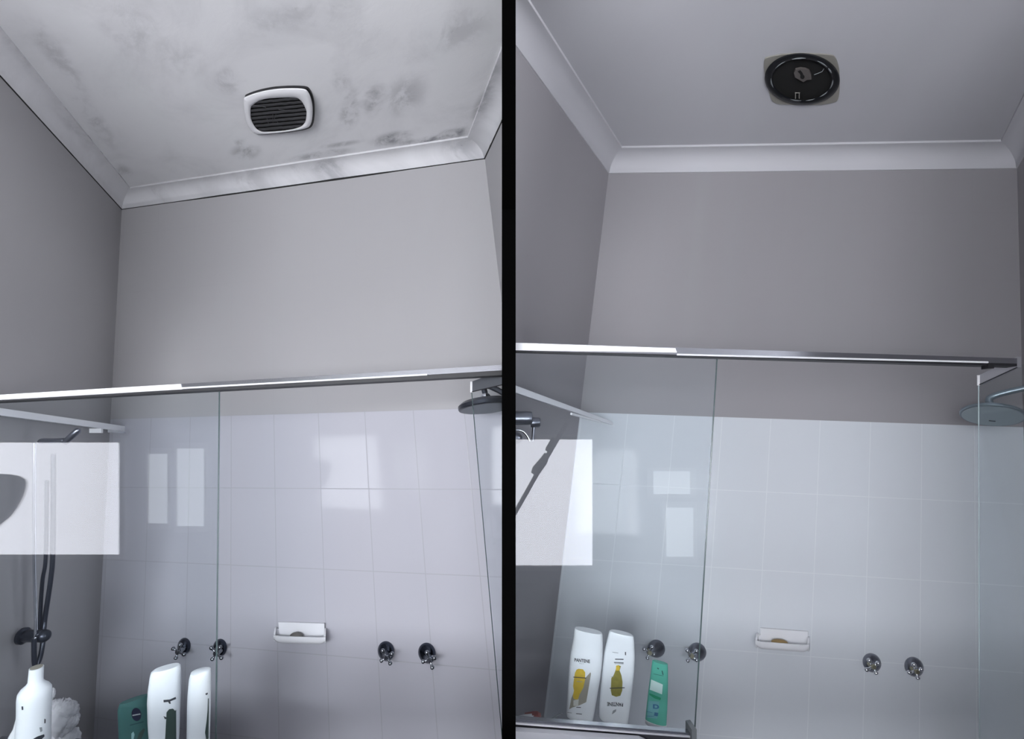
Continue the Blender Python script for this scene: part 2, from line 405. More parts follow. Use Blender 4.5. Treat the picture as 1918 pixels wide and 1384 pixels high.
def strip(bm, G, quad, near, far):
    """solid between two offsets in front (+) of and behind (-) the glass plane; outline given where it is seen"""
    pts = [g(G, *q, near) for q in quad]; prism(bm, pts, G[1] * (near - far))

def make_screen(name, label, G, room, glass_quad, rail_quad, shine_quad, seal_quad, edge_line, edge_mat, seal_mat, glint_line):
    t = thing(name, label, 'shower screen', g(G, *glass_quad[3]))
    bm = B(); prism(bm, [g(G, *q, 0.003) for q in glass_quad], G[1] * 0.006); link('glass_panel', bm, M['glass'], t)
    bm = B(); strip(bm, G, rail_quad, 0.014, -0.014); r = link('top_rail', bm, M['alu'], t)
    bm = B(); strip(bm, G, shine_quad, 0.0165, 0.0135); c = link('painted_reflection', bm, M['alu_bright'], r); c['label'] = 'pale strip imitating the reflected window'  # pale strip paints the window's reflection onto the rail
    bm = B(); tube(bm, [g(G, *glint_line[0], 0.015), g(G, *glint_line[1], 0.015)], 0.0024, 8); link('painted_highlight', bm, M['alu_bright'], r)  # bright rod paints the highlight along the rail's lower edge
    bm = B(); strip(bm, G, seal_quad, 0.013, -0.013); link('seal', bm, seal_mat, t)
    bm = B(); tube(bm, [g(G, *edge_line[0]), g(G, *edge_line[1])], 0.0016, 8); link('glass_edge', bm, edge_mat, t)
    return t
sA = make_screen('shower_screen', 'frameless glass shower screen under a chrome rail beside the mouldy ceiling room wall', GA, A,
    [(-40, 748), (411, 730), (404, 1500), (-60, 1500)],
    [(-20, 740), (948, 683), (948, 693), (-20, 751)],
    [(-20, 740.5), (338, 719), (340, 729), (-20, 749.5)],
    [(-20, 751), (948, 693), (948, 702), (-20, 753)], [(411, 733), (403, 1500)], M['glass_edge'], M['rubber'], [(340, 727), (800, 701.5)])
sZ = make_screen('shower_screen', 'frameless glass shower screen with three bottles standing on its lower ledge', GZ, Z_,
    [(948, 655), (1343, 668), (1301, 1372), (948, 1347)],
    [(948, 641), (1905, 671), (1905, 681), (948, 655.5)],
    [(948, 641.5), (1265, 652), (1268, 660), (948, 655)],
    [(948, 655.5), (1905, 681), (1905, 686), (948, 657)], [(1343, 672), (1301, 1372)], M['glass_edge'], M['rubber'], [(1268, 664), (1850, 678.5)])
# lower channel of the right-hand screen
bm = B(); strip(bm, GZ, [(948, 1345), (1299, 1373), (1299, 1383), (948, 1355)], 0.012, -0.003); lc = link('bottom_channel', bm, M['alu'], sZ)
bm = B(); strip(bm, GZ, [(948, 1352.5), (1298, 1379), (1298, 1382), (948, 1355.5)], 0.014, 0.0115); link('bright_lip', bm, M['alu_bright'], lc)
bm = B(); strip(bm, GZ, [(948, 1355.5), (1298, 1382), (1298, 1398), (948, 1369)], 0.008, -0.003); link('lower_seal', bm, simple('dark_channel_gap', (0.045, 0.045, 0.055), 0.4), lc)
bm = B(); strip(bm, GZ, [(948, 1347), (1298, 1374.6), (1298, 1376.4), (948, 1348.6)], 0.0135, 0.0115); link('groove', bm, M['tap_grey'], lc)
bm = B(); strip(bm, GZ, [(1296, 1367), (1305, 1366), (1305, 1398), (1296, 1398)], 0.024, -0.014); link('end_cap', bm, M['chalk'], lc)

# clear hinged doors at the right of each shower
def make_door(label, room, e_top, e_bot, h_top, h_bot, ch, groupcol, edge):
    t = thing('shower_door', label, 'shower door', P(*e_bot))
    a, b_, c_, d_ = P(*e_top), P(*e_bot), P(*h_bot), P(*h_top)
    nn = (d_ - a).cross(b_ - a).normalized()
    bm = B(); prism(bm, [a, b_, c_, d_], nn * 0.005); link('glass_panel', bm, M['glass'], t)
    bm = B(); pts = [P(*q) for q in ch]; prism(bm, pts, nn * 0.014); c0 = link('top_channel', bm, groupcol, t)
    bm = B(); tube(bm, [a, b_], 0.0013, 8); link('glass_edge', bm, edge, t)
    bm = B(); p0, p1 = P(*ch[0]), P(*ch[3]); tube(bm, [p0 + (p1 - p0) * -0.02, p1 + (p1 - p0) * 0.04], 0.0035, 8); link('channel_end', bm, M['white_plastic'], c0)
    bm = B(); tube(bm, [P(*ch[3]), P(*ch[2])], 0.0014, 6); link('channel_seal', bm, M['rubber'], c0)
make_door('clear glass shower door standing ajar in front of the dark round shower head', A, (883.5, 735, 1.36), (951, 1500, 1.36), (946, 722, 1.28), (957, 1500, 1.28),
          [(883, 715, 1.36), (948, 690, 1.28), (948, 719, 1.28), (883, 734, 1.36)], simple('dark_channel_metal', (0.16, 0.17, 0.19), 0.4, 0.7), M['glass_edge'])  # darker grey metal for this door's top channel
make_door('clear glass shower door standing ajar in front of the pale grey shower head', Z_, (1833, 720, 1.36), (1835, 1500, 1.36), (1925, 678, 1.25), (1925, 1500, 1.25),
          [(1833, 703, 1.36), (1905, 668, 1.25), (1905, 688, 1.25), (1833, 721, 1.36)], simple('grey_channel_metal', (0.40, 0.40, 0.43), 0.4, 0.5), M['glass_edge_pale'])
bm = B(); strip(bm, GZ, [(1851, 682), (1862, 682), (1862, 690), (1851, 690)], 0.018, 0.0); link('rail_joint', bm, M['dark_plastic'], sZ)

# support bars running from the screen to the back wall
def flat_bar(label, pts4, parts):
    t = thing('support_bar', label, 'support bar', pts4[1])
    n_, f_, nb, fb = pts4
    bm = B(); prism(bm, [n_, f_, fb, nb], (f_ - n_).cross(nb - n_).normalized() * 0.012); link('bar', bm, M['alu_bright'], t)
    return t
far = A.at
t = flat_bar('white flat support bar above the reflected window over the looping dark hose', (P(-20, 761, 1.30), A.at(234, 798), P(-20, 775, 1.30), A.at(234, 808)), None)
bm = B(); q = [A.at(171, 803, .30), A.at(193, 803, .30), A.at(193, 811, .30), A.at(171, 811, .30)]; prism(bm, q, -A.ed * 0.015); link('clamp', bm, M['white_plastic'], t)
bm = B(); q = [A.at(204, 804, .12), A.at(236, 809, .05), A.at(236, 812, .05), A.at(204, 810, .12)]; prism(bm, q, -A.ed * 0.01); link('clamp', bm, M['chrome'], t)
t = flat_bar('white flat support bar slanting down to the clean tiled wall', (P(950, 716, 1.26), Z_.at(1148, 790), P(950, 730, 1.26), Z_.at(1148, 796)), None)
bm = B(); a_, b_ = P(1070, 775.0, 1.42), P(1123, 789, 1.56); tube(bm, [a_, b_], 0.004, 8); link('clamp', bm, M['white_plastic'], t)

# ------------------------------------------------------------------ windows and added panes on the wall behind the camera (seen reflected)
def on_rear(G, px, py, rear=REAR + 0.02):
    p = g(G, px, py); d = (p - EYE).normalized(); r = d - G[1] * (2 * d.dot(G[1])); return p + r * ((rear - p.y) / r.y)
WN = [0]
def window(G, x0, y0, x1, y1, mat, frame=0.02, bars=()):
    WN[0] += 1
    t = bpy.data.objects.new('window_%d' % WN[0], None); COL.objects.link(t); t['kind'] = 'structure'
    q = [on_rear(G, x0, y0), on_rear(G, x1, y0), on_rear(G, x1, y1), on_rear(G, x0, y1)]
    t.location = q[3]
    bm = B(); prism(bm, [v + Vector((0, 0.004, 0)) for v in q], Vector((0, -0.01, 0))); link('window_pane', bm, mat, t)
    c = sum(q, Vector()) / 4
    bm = B()
    for i in range(4):
        a_, b_ = q[i], q[(i + 1) % 4]
        oa, ob = a_ + (a_ - c).normalized() * 0.045, b_ + (b_ - c).normalized() * 0.045
        prism(bm, [a_, b_, ob, oa], Vector((0, 0.02, 0)))
    link('window_frame', bm, M['white_plastic'], t)
    if bars:
        bm = B()
        for f in bars:
            a_, b_ = q[0].lerp(q[1], f), q[3].lerp(q[2], f); tube(bm, [a_ + Vector((0, .02, 0)), b_ + Vector((0, .02, 0))], 0.012, 6)
        link('glazing_bar', bm, M['white_plastic'], t)
    return q
window(GA, -8, 829, 227, 1038, M['window'])
window(GA, 333, 840, 385, 985, M['window_mid'])  # this and the next pane are added, imitating the window mirrored in the tiles
window(GA, 280, 850, 317, 980, M['window_mid'])
window(GZ, 958, 823, 1109, 1058, M['window'])
window(GZ, 1222, 882, 1292, 925, M['window_mid'])  # this and the next pane are added for blotches of the mirrored window
window(GZ, 1246, 950, 1298, 1042, M['window_mid'])

# glowing pane and frame added unseen behind the photographer for brightness
t = bpy.data.objects.new('window_7', None); COL.objects.link(t); t['kind'] = 'structure'; t.location = (-1.5, REAR + .02, 1.35)  # window_7 is the added unseen pane
bm = B(); box(bm, Vector((-1.5, REAR + .01, 1.10)), Vector((1.3, 0, 0)), Vector((0, 0, 0.75)), Vector((0, 0.01, 0))); link('window_pane', bm, M['window_main'], t)
bm = B()
for o_, a_, b_ in (((-1.55, REAR, 1.05), (1.4, 0, 0), (0, 0, .05)), ((-1.55, REAR, 1.85), (1.4, 0, 0), (0, 0, .05)), ((-1.55, REAR, 1.10), (.05, 0, 0), (0, 0, .75)), ((-.2, REAR, 1.10), (.05, 0, 0), (0, 0, .75))):
    box(bm, Vector(o_), Vector(a_), Vector(b_), Vector((0, 0.04, 0)))
link('window_frame', bm, M['white_plastic'], t)
# glowing pane added out of view on the right to brighten the left walls
bm = B(); box(bm, Vector((3.0, -1.33, 0)), Vector((0.08, 0, 0)), Vector((0, 1.9, 0)), Vector((0, 0, 2.9))); structure(link('wall_side', bm, M['rear']))
t = bpy.data.objects.new('window_8', None); COL.objects.link(t); t['kind'] = 'structure'; t.location = (3.0, -1.0, 1.2)  # window_8 is the added unseen pane with its frame
bm = B(); box(bm, Vector((2.98, -1.0, 1.2)), Vector((0.01, 0, 0)), Vector((0, 1.2, 0)), Vector((0, 0, 1.0))); link('window_pane', bm, M['window_main'], t)
bm = B()
for z0 in (1.15, 2.2): box(bm, Vector((2.96, -1.05, z0)), Vector((0.04, 0, 0)), Vector((0, 1.3, 0)), Vector((0, 0, .05)))
for y0 in (-1.05, .2): box(bm, Vector((2.96, y0, 1.2)), Vector((0.04, 0, 0)), Vector((0, .05, 0)), Vector((0, 0, 1.0)))
link('window_frame', bm, M['white_plastic'], t)
bm = B(); box(bm, Vector((-0.95, 0.45, 0.99)), Vector((1.9, 0, 0)), Vector((0, 0.5, 0)), Vector((0, 0, 0.04)))  # unseen slab added to keep light off the lower walls
tag(link('light_blocker', bm, M['floor']), 'dark slab added below the view to shade the lower walls', 'light blocker')

# slim dark pole and rounded grey shape, added unseen to cast silhouettes into the reflections
def refl(G, px, py, Z): return mirror(P(px, py, Z), G[0], G[1])
pl = thing('silhouette_pole', 'added dark jointed pole silhouetted in the bright window reflection of the clean shower', 'pole', refl(GZ, 985, 930, 2.75))
bm = B(); tube(bm, [refl(GZ, 948, 990, 2.75), refl(GZ, 1010, 880, 2.75), refl(GZ, 1062, 792, 2.75)], 0.013, 10); link('tube', bm, M['pole'], pl)
bm = B(); tube(bm, [refl(GZ, 1001, 888, 2.75), refl(GZ, 1005, 880, 2.75), refl(GZ, 1019, 862, 2.75), refl(GZ, 1024, 850, 2.75)], [0.024, 0.028, 0.024, 0.014], 12); link('joint', bm, M['pole'], pl)
bm = B(); tube(bm, [refl(GZ, 1026, 846, 2.75), refl(GZ, 1029, 841, 2.75), refl(GZ, 1040, 822, 2.75)], [0.018, 0.023, 0.021], 12); link('joint', bm, M['pole'], pl)
bm = B(); prism(bm, [refl(GA, x, y, 2.4) for x, y in [(-30, 886), (8, 888), (26, 891), (37, 897), (41, 905), (36, 926), (24, 950), (10, 968), (-30, 1000)]], Vector((0, -0.03, 0)))
tag(link('shower_caddy', bm, simple('caddy_grey', (0.8, 0.84, 0.88), 0.5)), 'added grey rounded shape at the left edge of the bright window reflection', 'caddy')  # shower_caddy and caddy_grey are the added rounded grey shape

# ------------------------------------------------------------------ exhaust fans
AC, ZC = 0.06, 0.07
def cl_loop(room, a, pts, drop): return [room.ceil(x, y, a, d) for (x, y), d in zip(pts, drop if isinstance(drop, (list, tuple)) else [drop] * len(pts))]
outer = [(460, 181.3), (488.8, 171.5), (524.5, 165.8), (565, 165.8), (577, 172), (584, 189.8), (585.6, 211.4), (581.8, 233), (569.6, 241.4), (534, 247.5), (496, 251.3), (480, 250.8), (471, 245.2), (461.6, 228.3), (457.4, 203.9), (456.4, 188.8)]
inner = [(473, 196.5), (487, 188), (508, 183.7), (550, 182.4), (564, 188.2), (573.0, 203.9), (574.3, 214.3), (571.5, 229), (561, 238.2), (533.9, 244.3), (499, 246.8), (487, 245.3), (478, 238.5), (470.8, 224.5), (469.2, 211.4), (469.6, 201)]
def dens(pts, k=4):
    v = [Vector((x, y, 0)) for x, y in pts]; n_ = len(v); out = []
    for i in range(n_):
        p0, p1, p2, p3 = v[i - 1], v[i], v[(i + 1) % n_], v[(i + 2) % n_]
        for j in range(k):
            s_ = j / k
            q_ = 0.5 * ((2 * p1) + (p2 - p0) * s_ + (2 * p0 - 5 * p1 + 4 * p2 - p3) * s_ * s_ + (3 * p1 - p0 - 3 * p2 + p3) * s_ ** 3)
            out.append((q_.x, q_.y))
    return out
O, I = dens(outer), dens(inner)
fan = thing('exhaust_fan', 'white rounded-square exhaust fan with dark slatted grille hanging loose from the mouldy ceiling', 'exhaust fan', A.ceil(521, 208, AC))
def fdrop(p, base): return base + 0.012 * max(0, min(1, (p[0] - 456) / 130)) + 0.006 * max(0, min(1, (250 - p[1]) / 85))
def lerp(a_, b_, f): return [(x0 + (x1 - x0) * f, y0 + (y1 - y0) * f) for (x0, y0), (x1, y1) in zip(a_, b_)]
bm = B(); lp = []
for f, dz in ((0.0, 0.004), (0.0, 0.010), (0.12, 0.0145), (0.45, 0.018), (0.8, 0.0165), (1.0, 0.013), (1.03, 0.006)):
    q = lerp(O, I, f); lp.append([A.ceil(x, y, AC, fdrop((x, y), dz)) for x, y in q])
loft(bm, lp); link('bezel', bm, M['white_plastic'], fan, smooth=50)
bm = B(); q = [(x + 3.2 * (x > 520), y - 4.6 + 3.5 * (y > 210)) for x, y in [(465 + (x - 465) * 1.0, y) for x, y in O]]
q = [(521 + (x - 521) * 0.985 + 1.5, 208 + (y - 208) * 0.985 - 1) for x, y in q]
prism(bm, [A.ceil(x, y, AC, 0.0) for x, y in q], A.ez * -0.008); link('housing', bm, M['dark_plastic'], fan)
bm = B(); prism(bm, [A.ceil(x, y, AC, fdrop((x, y), 0.006)) for x, y in I], A.ez * 0.002); link('backing', bm, M['void'], fan)
def clip_row(poly, y0, slope):
    xs = []
    for i in range(len(poly)):
        (xa, ya), (xb, yb) = poly[i], poly[(i + 1) % len(poly)]
        fa, fb = ya - (y0 + slope * (xa - 520)), yb - (y0 + slope * (xb - 520))
        if fa * fb < 0: s_ = fa / (fa - fb); xs.append(xa + (xb - xa) * s_)
    return (min(xs) + 0.6, max(xs) - 0.6) if len(xs) >= 2 else None
for k in range(8):
    y0 = 188.5 + k * 7.4
    r = clip_row(I, y0, -0.09)
    if not r or r[1] - r[0] < 8: continue
    bm = B(); top_, bot_ = [], []
    for i in range(13):
        x = r[0] + (r[1] - r[0]) * i / 12; y = y0 - 0.09 * (x - 520); wob = random.uniform(-.35, .35)
        top_.append(A.ceil(x, y - 1.9 + wob, AC, fdrop((x, y), 0.0115))); bot_.append(A.ceil(x, y + 1.7 + wob, AC, fdrop((x, y), 0.0095)))
    loft(bm, [top_, bot_, [p + A.ez * 0.002 for p in bot_], [p + A.ez * 0.002 for p in top_], top_], False); link('slat', bm, M['grille'], fan)
bm = B()
for x0, y0, x1, y1 in ((511, 214, 511, 229), (517, 214, 514, 222), (514, 222, 521, 230), (500, 222, 503, 232), (522, 205, 536, 207), (474, 197, 498, 201)):
    tube(bm, [A.ceil(x0, y0, AC, 0.021), A.ceil(x1, y1, AC, 0.021)], 0.0009, 5)
lint = link('dust_strands', bm, M['grille'], fan); lint['kind'] = 'stuff'

# the right-hand fan without its cover
fz = thing('exhaust_fan', 'round black uncovered exhaust fan housing on a beige square plate in the clean ceiling', 'exhaust fan', Z_.ceil(1503, 148, ZC))
plate = [(1431.3, 112.7), (1439.7, 105.8), (1469.4, 100.3), (1509, 98.8), (1553.6, 101.3), (1564.5, 106.7), (1570.5, 122.6), (1572.5, 139.4), (1572.5, 169.2), (1568.5, 186), (1558.6, 191), (1528.9, 194.9), (1469.4, 193.9), (1451.6, 191), (1443.7, 181), (1432.8, 139.4)]
bm = B(); prism(bm, [Z_.ceil(x, y, ZC, 0.0) for x, y in dens(plate)], Z_.ez * -0.004); link('plate', bm, M['beige'], fz)
def ell(cx_, cy_, rx, ry, n_=56, rot=0.05):
    return [(cx_ + rx * math.cos(2 * PI * i / n_) * math.cos(rot) - ry * math.sin(2 * PI * i / n_) * math.sin(rot), cy_ + rx * math.cos(2 * PI * i / n_) * math.sin(rot) + ry * math.sin(2 * PI * i / n_) * math.cos(rot)) for i in range(n_)]
E0, E1 = ell(1502.6, 148, 70.5, 48.5), ell(1502, 149, 56, 38.5)
bm = B(); lp = []
for f, d in ((0, 0.004), (0.0, 0.010), (0.25, 0.016), (0.7, 0.017), (1.0, 0.014), (1.05, 0.005)):
    lp.append([Z_.ceil(x, y, ZC, d) for x, y in lerp(E0, E1, f)])
loft(bm, lp); link('ring', bm, M['ring'], fz, smooth=50)
bm = B(); lp = [[Z_.ceil(x, y, ZC, d) for x, y in lerp(E1, [(1504, 141)] * 56, f)] for f, d in ((-0.03, 0.005), (0.4, 0.0045), (0.8, 0.0065), (0.98, 0.007))]
loft(bm, lp, True, False, True); link('cone', bm, M['void'], fz, smooth=50)
hubp = [(1487, 137), (1490, 131), (1499, 129), (1508, 130), (1515, 133), (1519, 140), (1520, 149), (1511, 150), (1505, 154), (1496, 149), (1489, 145)]
bm = B(); prism(bm, [Z_.ceil(x, y, ZC, 0.014) for x, y in hubp], Z_.ez * 0.007); hb = link('motor_hub', bm, M['hub'], fz)
bm = B(); prism(bm, [Z_.ceil(x, y, ZC, 0.0155) for x, y in ell(1503, 144.5, 4, 3.6, 14)], Z_.ez * 0.002); prism(bm, [Z_.ceil(x, y, ZC, 0.0152) for x, y in ((1494, 134), (1499, 132), (1503, 137), (1505, 142), (1500, 143), (1498, 138))], Z_.ez * 0.001); link('shaft_hole', bm, M['void'], hb)
bm = B()
for x0, y0, x1, y1 in ((1490, 173.5, 1490, 184.5), (1497, 173.5, 1497, 184.5), (1489, 174, 1498, 174)):
    tube(bm, [Z_.ceil(x0, y0, ZC, 0.018), Z_.ceil(x1, y1, ZC, 0.018)], 0.0014, 6)
link('clip', bm, M['beige'], fz)
bm = B(); tube(bm, [Z_.ceil(x, y, ZC, 0.012) for x, y in ((1525, 140), (1533, 137), (1540, 134), (1543, 129))], 0.0010, 6); link('wire', bm, M['chalk'], fz)
def ring_arc(t0, t1, r0=0.74, w=0.0022, m=10):
    bm = B(); pts = []
    for i in range(m + 1):
        th = t0 + (t1 - t0) * i / m; x0, y0 = 1502.6 + 70.5 * math.cos(th), 148 + 48.5 * math.sin(th); x1, y1 = 1502 + 56 * math.cos(th), 149 + 38.5 * math.sin(th)
        pts.append(Z_.ceil(x0 + (x1 - x0) * r0, y0 + (y1 - y0) * r0, ZC, 0.0175))
    tube(bm, pts, [w * (0.3 + 0.9 * math.sin(PI * i / m)) for i in range(m + 1)], 6); return bm
for k, (t0, t1, w) in enumerate(((-1.9, -1.45, .0018), (-2.6, -2.15, .0012), (2.75, 3.2, .0016), (-1.05, -0.62, .0014), (-0.55, -0.3, .0018), (0.02, 0.45, .0020), (0.6, 0.95, .0016), (1.15, 1.45, .0012), (1.6, 1.95, .0012))):
    link('worn_edge', ring_arc(t0, t1, 0.86, w), M['chalk'], fz)

# ------------------------------------------------------------------ taps
def make_tap(room, disc, rpx, hub, arms, hubr, m_disc, m_arm, m_hub, label, group):
    c = room.at(*disc); Zd = (c - EYE).dot(FW); r = rpx / FPX * Zd
    h = room.at(*hub, 0.055)
    t = thing('wall_tap', label, 'tap', c, group)
    ax = (h - c).normalized()
    bm = B(); lp = []
    for f, out in ((1.0, 0.0), (0.99, 0.004), (0.90, 0.011), (0.66, 0.019), (0.42, 0.024), (0.36, 0.040), (0.34, 0.048)):
        lp.append([p - room.n * 0 for p in circle(c - room.n * out + (ax + room.n * (-ax.dot(room.n)) * 1) * (out / max(1e-6, -ax.dot(room.n))), room.ex, (room.ez - room.ex * room.ez.dot(room.ex)).normalized(), r * f, 28)])
    loft(bm, lp, True, True, True); link('escutcheon', bm, m_disc, t, smooth=45)
    bm = B(); e1, e2 = room.ex, (room.ez - room.ex * room.ez.dot(room.ex)).normalized()
    lp = [circle(h + room.n * d, e1, e2, hubr * f, 16) for d, f in ((0.022, 0.7), (0.012, 1.0), (-0.004, 1.0), (-0.008, 0.7))]
    loft(bm, lp, True, True, True); hh = link('handle_hub', bm, m_hub, t, smooth=40)
    for a_ in arms:
        e = room.at(*a_, 0.060); d = (e - h); L_ = d.length; u = d.normalized()
        bm = B(); pts = [h + u * (L_ * f) for f in (0.0, 0.3, 0.55, 0.68, 0.82, 0.95, 1.06, 1.12)]
        tube(bm, pts, [0.0050, 0.0038, 0.0033, 0.0048, 0.0066, 0.0068, 0.0050, 0.0018], 12); link('handle_arm', bm, m_arm, t, smooth=60)
    return t
gA = 'dark cross-handle taps on the old tiled wall'; gZ = 'grey cross-handle taps on the clean tiled wall'
for disc, r, hub, arms, lab in (
    ((345, 1210), 14.5, (334, 1220), ((338, 1206), (323, 1214), (329, 1234), (346, 1226)), 'dark cross-handle tap nearest the glossy white shampoo bottle, behind the old screen glass'),
    ((412, 1213), 15.5, (405, 1223), ((395, 1212), (413, 1211), (397, 1236), (416, 1233)), 'dark cross-handle tap crossed by the edge of the old screen glass'),
    ((723, 1219), 17, (725, 1231), ((716, 1217), (735.5, 1223.5), (713, 1238), (732, 1244)), 'dark cross-handle tap just right of the old soap dish'),
    ((799.5, 1222.5), 17.5, (805, 1235), ((799, 1220), (815.5, 1231.5), (791, 1239.5), (810.5, 1252)), 'dark cross-handle tap farthest right on the old tiled wall')):
    make_tap(A, disc, r, hub, arms, 0.0085, M['tap_dark'], M['tap_arm'], M['tap_arm'], lab, gA)
for disc, r, hub, arms, lab in (
    ((1230, 1214.5), 15.5, (1216.5, 1222), ((1222, 1210.5), (1205, 1214.5), (1212, 1234), (1226, 1226)), 'grey cross-handle tap right above the green tube'),
    ((1306, 1221), 16.5, (1295.5, 1228), ((1286, 1217), (1305.5, 1218), (1287, 1238.5), (1306, 1237.5)), 'grey cross-handle tap crossed by the edge of the clean screen glass'),
    ((1633, 1241), 16.5, (1635, 1248), ((1627, 1235), (1645.5, 1241), (1621.5, 1255), (1641.5, 1262)), 'grey cross-handle tap nearest the soap dish with amber soap'),
    ((1712, 1248.5), 17, (1716, 1257), ((1711, 1243), (1727, 1253), (1701, 1259.5), (1719, 1271.5)), 'grey cross-handle tap farthest right on the clean tiled wall')):
    make_tap(Z_, disc, r, hub, arms, 0.0085, M['tap_grey'], M['chrome'], M['tap_brass'], lab, gZ)

# ------------------------------------------------------------------ soap dishes
def make_dish(room, ox, oy, sc, label, tilt):
    """ceramic dish: upright back plate, projecting trough with rounded ends. pixel layout measured from its left back corner"""
    W_ = lambda x, y, t_=0.0: room.at(ox + x * sc, oy + y * sc + x * sc * tilt, t_)
    t = thing('soap_dish', label, 'soap dish', W_(45, 30))
    bm = B()
    bp = [W_(9, 0), W_(93, 0), W_(93, 12), W_(91, 24), W_(11, 24), W_(10, 12)]
    prism(bm, bp, -room.ed * 0.012); link('back_plate', bm, M['ceramic'], t, smooth=40)
    # trough: sections along x, each a curved bowl profile (t forward, y down), outer then inner
    outer_ = [(0.0, 12), (0.0, 29), (0.012, 32), (0.030, 33), (0.045, 31.5), (0.053, 26), (0.054, 18)]
    inner_ = [(0.049, 18), (0.047, 23), (0.040, 27), (0.028, 29), (0.014, 28), (0.010, 22), (0.008, 12)]
    N_ = 18; lp = []
    k0 = room.at(ox, oy + 30, 0).copy()
    for i in range(N_ + 1):
        s_ = i / N_; x = 3 + 93 * s_; e = abs(2 * s_ - 1); sh = (1 - max(0, (e - 0.72) / 0.28) ** 2.2 * 0.30)
        pr = outer_ + inner_; L_ = []
        for j, (tt, yy) in enumerate(pr):
            base = W_(x, 14); down = W_(x, yy) - W_(x, 14)
            L_.append(base + down * sh - room.ed * (tt * (0.82 + 0.18 * sh)) )
        lp.append(L_)
    loft(bm_ := B(), lp, True, True, True); link('trough', bm_, M['ceramic'], t, smooth=50)
    for s_, sg in ((0.0, 1), (1.0, -1)):
        x = 3 + 93 * s_; bm = B(); pr = [(0.0, 10), (0.0, 28), (0.012, 31), (0.030, 31.5), (0.044, 29), (0.051, 22), (0.046, 15), (0.026, 9)]
        prism(bm, [W_(x, yy) - room.ed * (tt * 0.93) for tt, yy in pr], room.ex * (0.006 * sg)); link('end_wall', bm, M['ceramic'], t, smooth=40)
    return W_
W_ = make_dish(A, 513, 1163, 1.02, 'white ceramic soap dish holding grey soap on the old tiled wall', 0.03)
bm = B(); ctr = W_(43, 21) - A.ed * 0.030; e2 = (A.ez - A.ex * A.ez.dot(A.ex)).normalized()
lp = [circle(ctr + A.ex * (0.023 * math.sin(th)), A.n, e2, 0.012 * math.cos(th) + 0.001, 14, 0.0115 * math.cos(th) + 0.001) for th in [(-1.45 + 2.9 * i / 10) for i in range(11)]]
loft(bm, lp, True, True, True); tag(link('soap_bar', bm, M['soap_grey'], smooth=True), 'grey piece of soap in the old white ceramic dish', 'soap')
W_ = make_dish(Z_, 1415, 1174, 1.06, 'white ceramic soap dish holding amber soap on the clean tiled wall', 0.075)
bm = B(); ctr = W_(44, 20) - Z_.ed * 0.030; e2 = (Z_.ez - Z_.ex * Z_.ez.dot(Z_.ex)).normalized()
lp = [circle(ctr + Z_.ex * (0.027 * math.sin(th)), Z_.n, e2, 0.011 * math.cos(th) + 0.001, 14, 0.0095 * math.cos(th) + 0.001) for th in [(-1.45 + 2.9 * i / 10) for i in range(11)]]
loft(bm, lp, True, True, True); tag(link('soap_bar', bm, M['soap_brown'], smooth=True), 'amber brown soap in the clean white ceramic dish', 'soap')

# ------------------------------------------------------------------ overhead shower heads
def make_head(label, cpx, Zc, rad_px, k, thick, mat, mat2, room, arm_to):
    c = P(*cpx, Zc); view = (c - EYE).normalized(); dn = (-room.ez - view * (-room.ez).dot(view)).normalized()
    nn = (-view * k + dn * math.sqrt(1 - k * k)).normalized(); nn = -nn if nn.dot(room.ez) > 0 else nn
    a_, b_ = frame_of(nn); r = rad_px / FPX * Zc
    t = thing('overhead_shower', label, 'shower head', c)
    bm = B(); lp = [circle(c - nn * d, a_, b_, r * f, 40) for d, f in ((0.0, 0.975), (0.0025, 1.0), (thick * .55, 1.0), (thick, 0.86), (thick * 1.05, 0.25))]
    loft(bm, lp, True, True, True); link('body', bm, mat, t, smooth=35)
    bm = B(); lp = [circle(c + nn * 0.0008, a_, b_, r * 0.93, 40), circle(c + nn * 0.0014, a_, b_, r * 0.9, 40)]; loft(bm, lp, True, True, True); f_ = link('spray_face', bm, mat2, t)
    bm = B(); ball(bm, c - nn * (thick + 0.012), 0.016, 12); link('ball_joint', bm, M['chrome'], t, smooth=True)
    p0 = c - nn * (thick + 0.02); bm = B(); tube(bm, smooth_path([p0, p0 - nn * 0.02 + room.ez * 0.01, p0 + (arm_to - p0) * 0.5 + room.ez * 0.02, arm_to]), 0.009, 12); link('arm', bm, mat, t, smooth=True)
    return t, c, nn, a_, b_, r, f_
make_head('dark round overhead shower head behind the old glass door', (912, 765), 1.47, 53.5, 0.19, 0.022, M['head_dark'], simple('dark_spray_face', (0.16, 0.18, 0.20), 0.4, 0.4), A, P(952, 742, 1.46))
t, c, nn, a_, b_, r, f_ = make_head('pale grey round overhead shower head behind the clean glass door', (1858, 779), 1.45, 45, 0.44, 0.014, M['head'], simple('pale_spray_face', (0.30, 0.35, 0.37), 0.45, 0.3), Z_, Z_.xyz(1.573, 0.45, -0.92))
bm = B(); q = [P(1853, 788, 1.425), P(1864, 789, 1.425)]; tube(bm, q, 0.0014, 6); link('logo_mark', bm, M['ink'], f_)

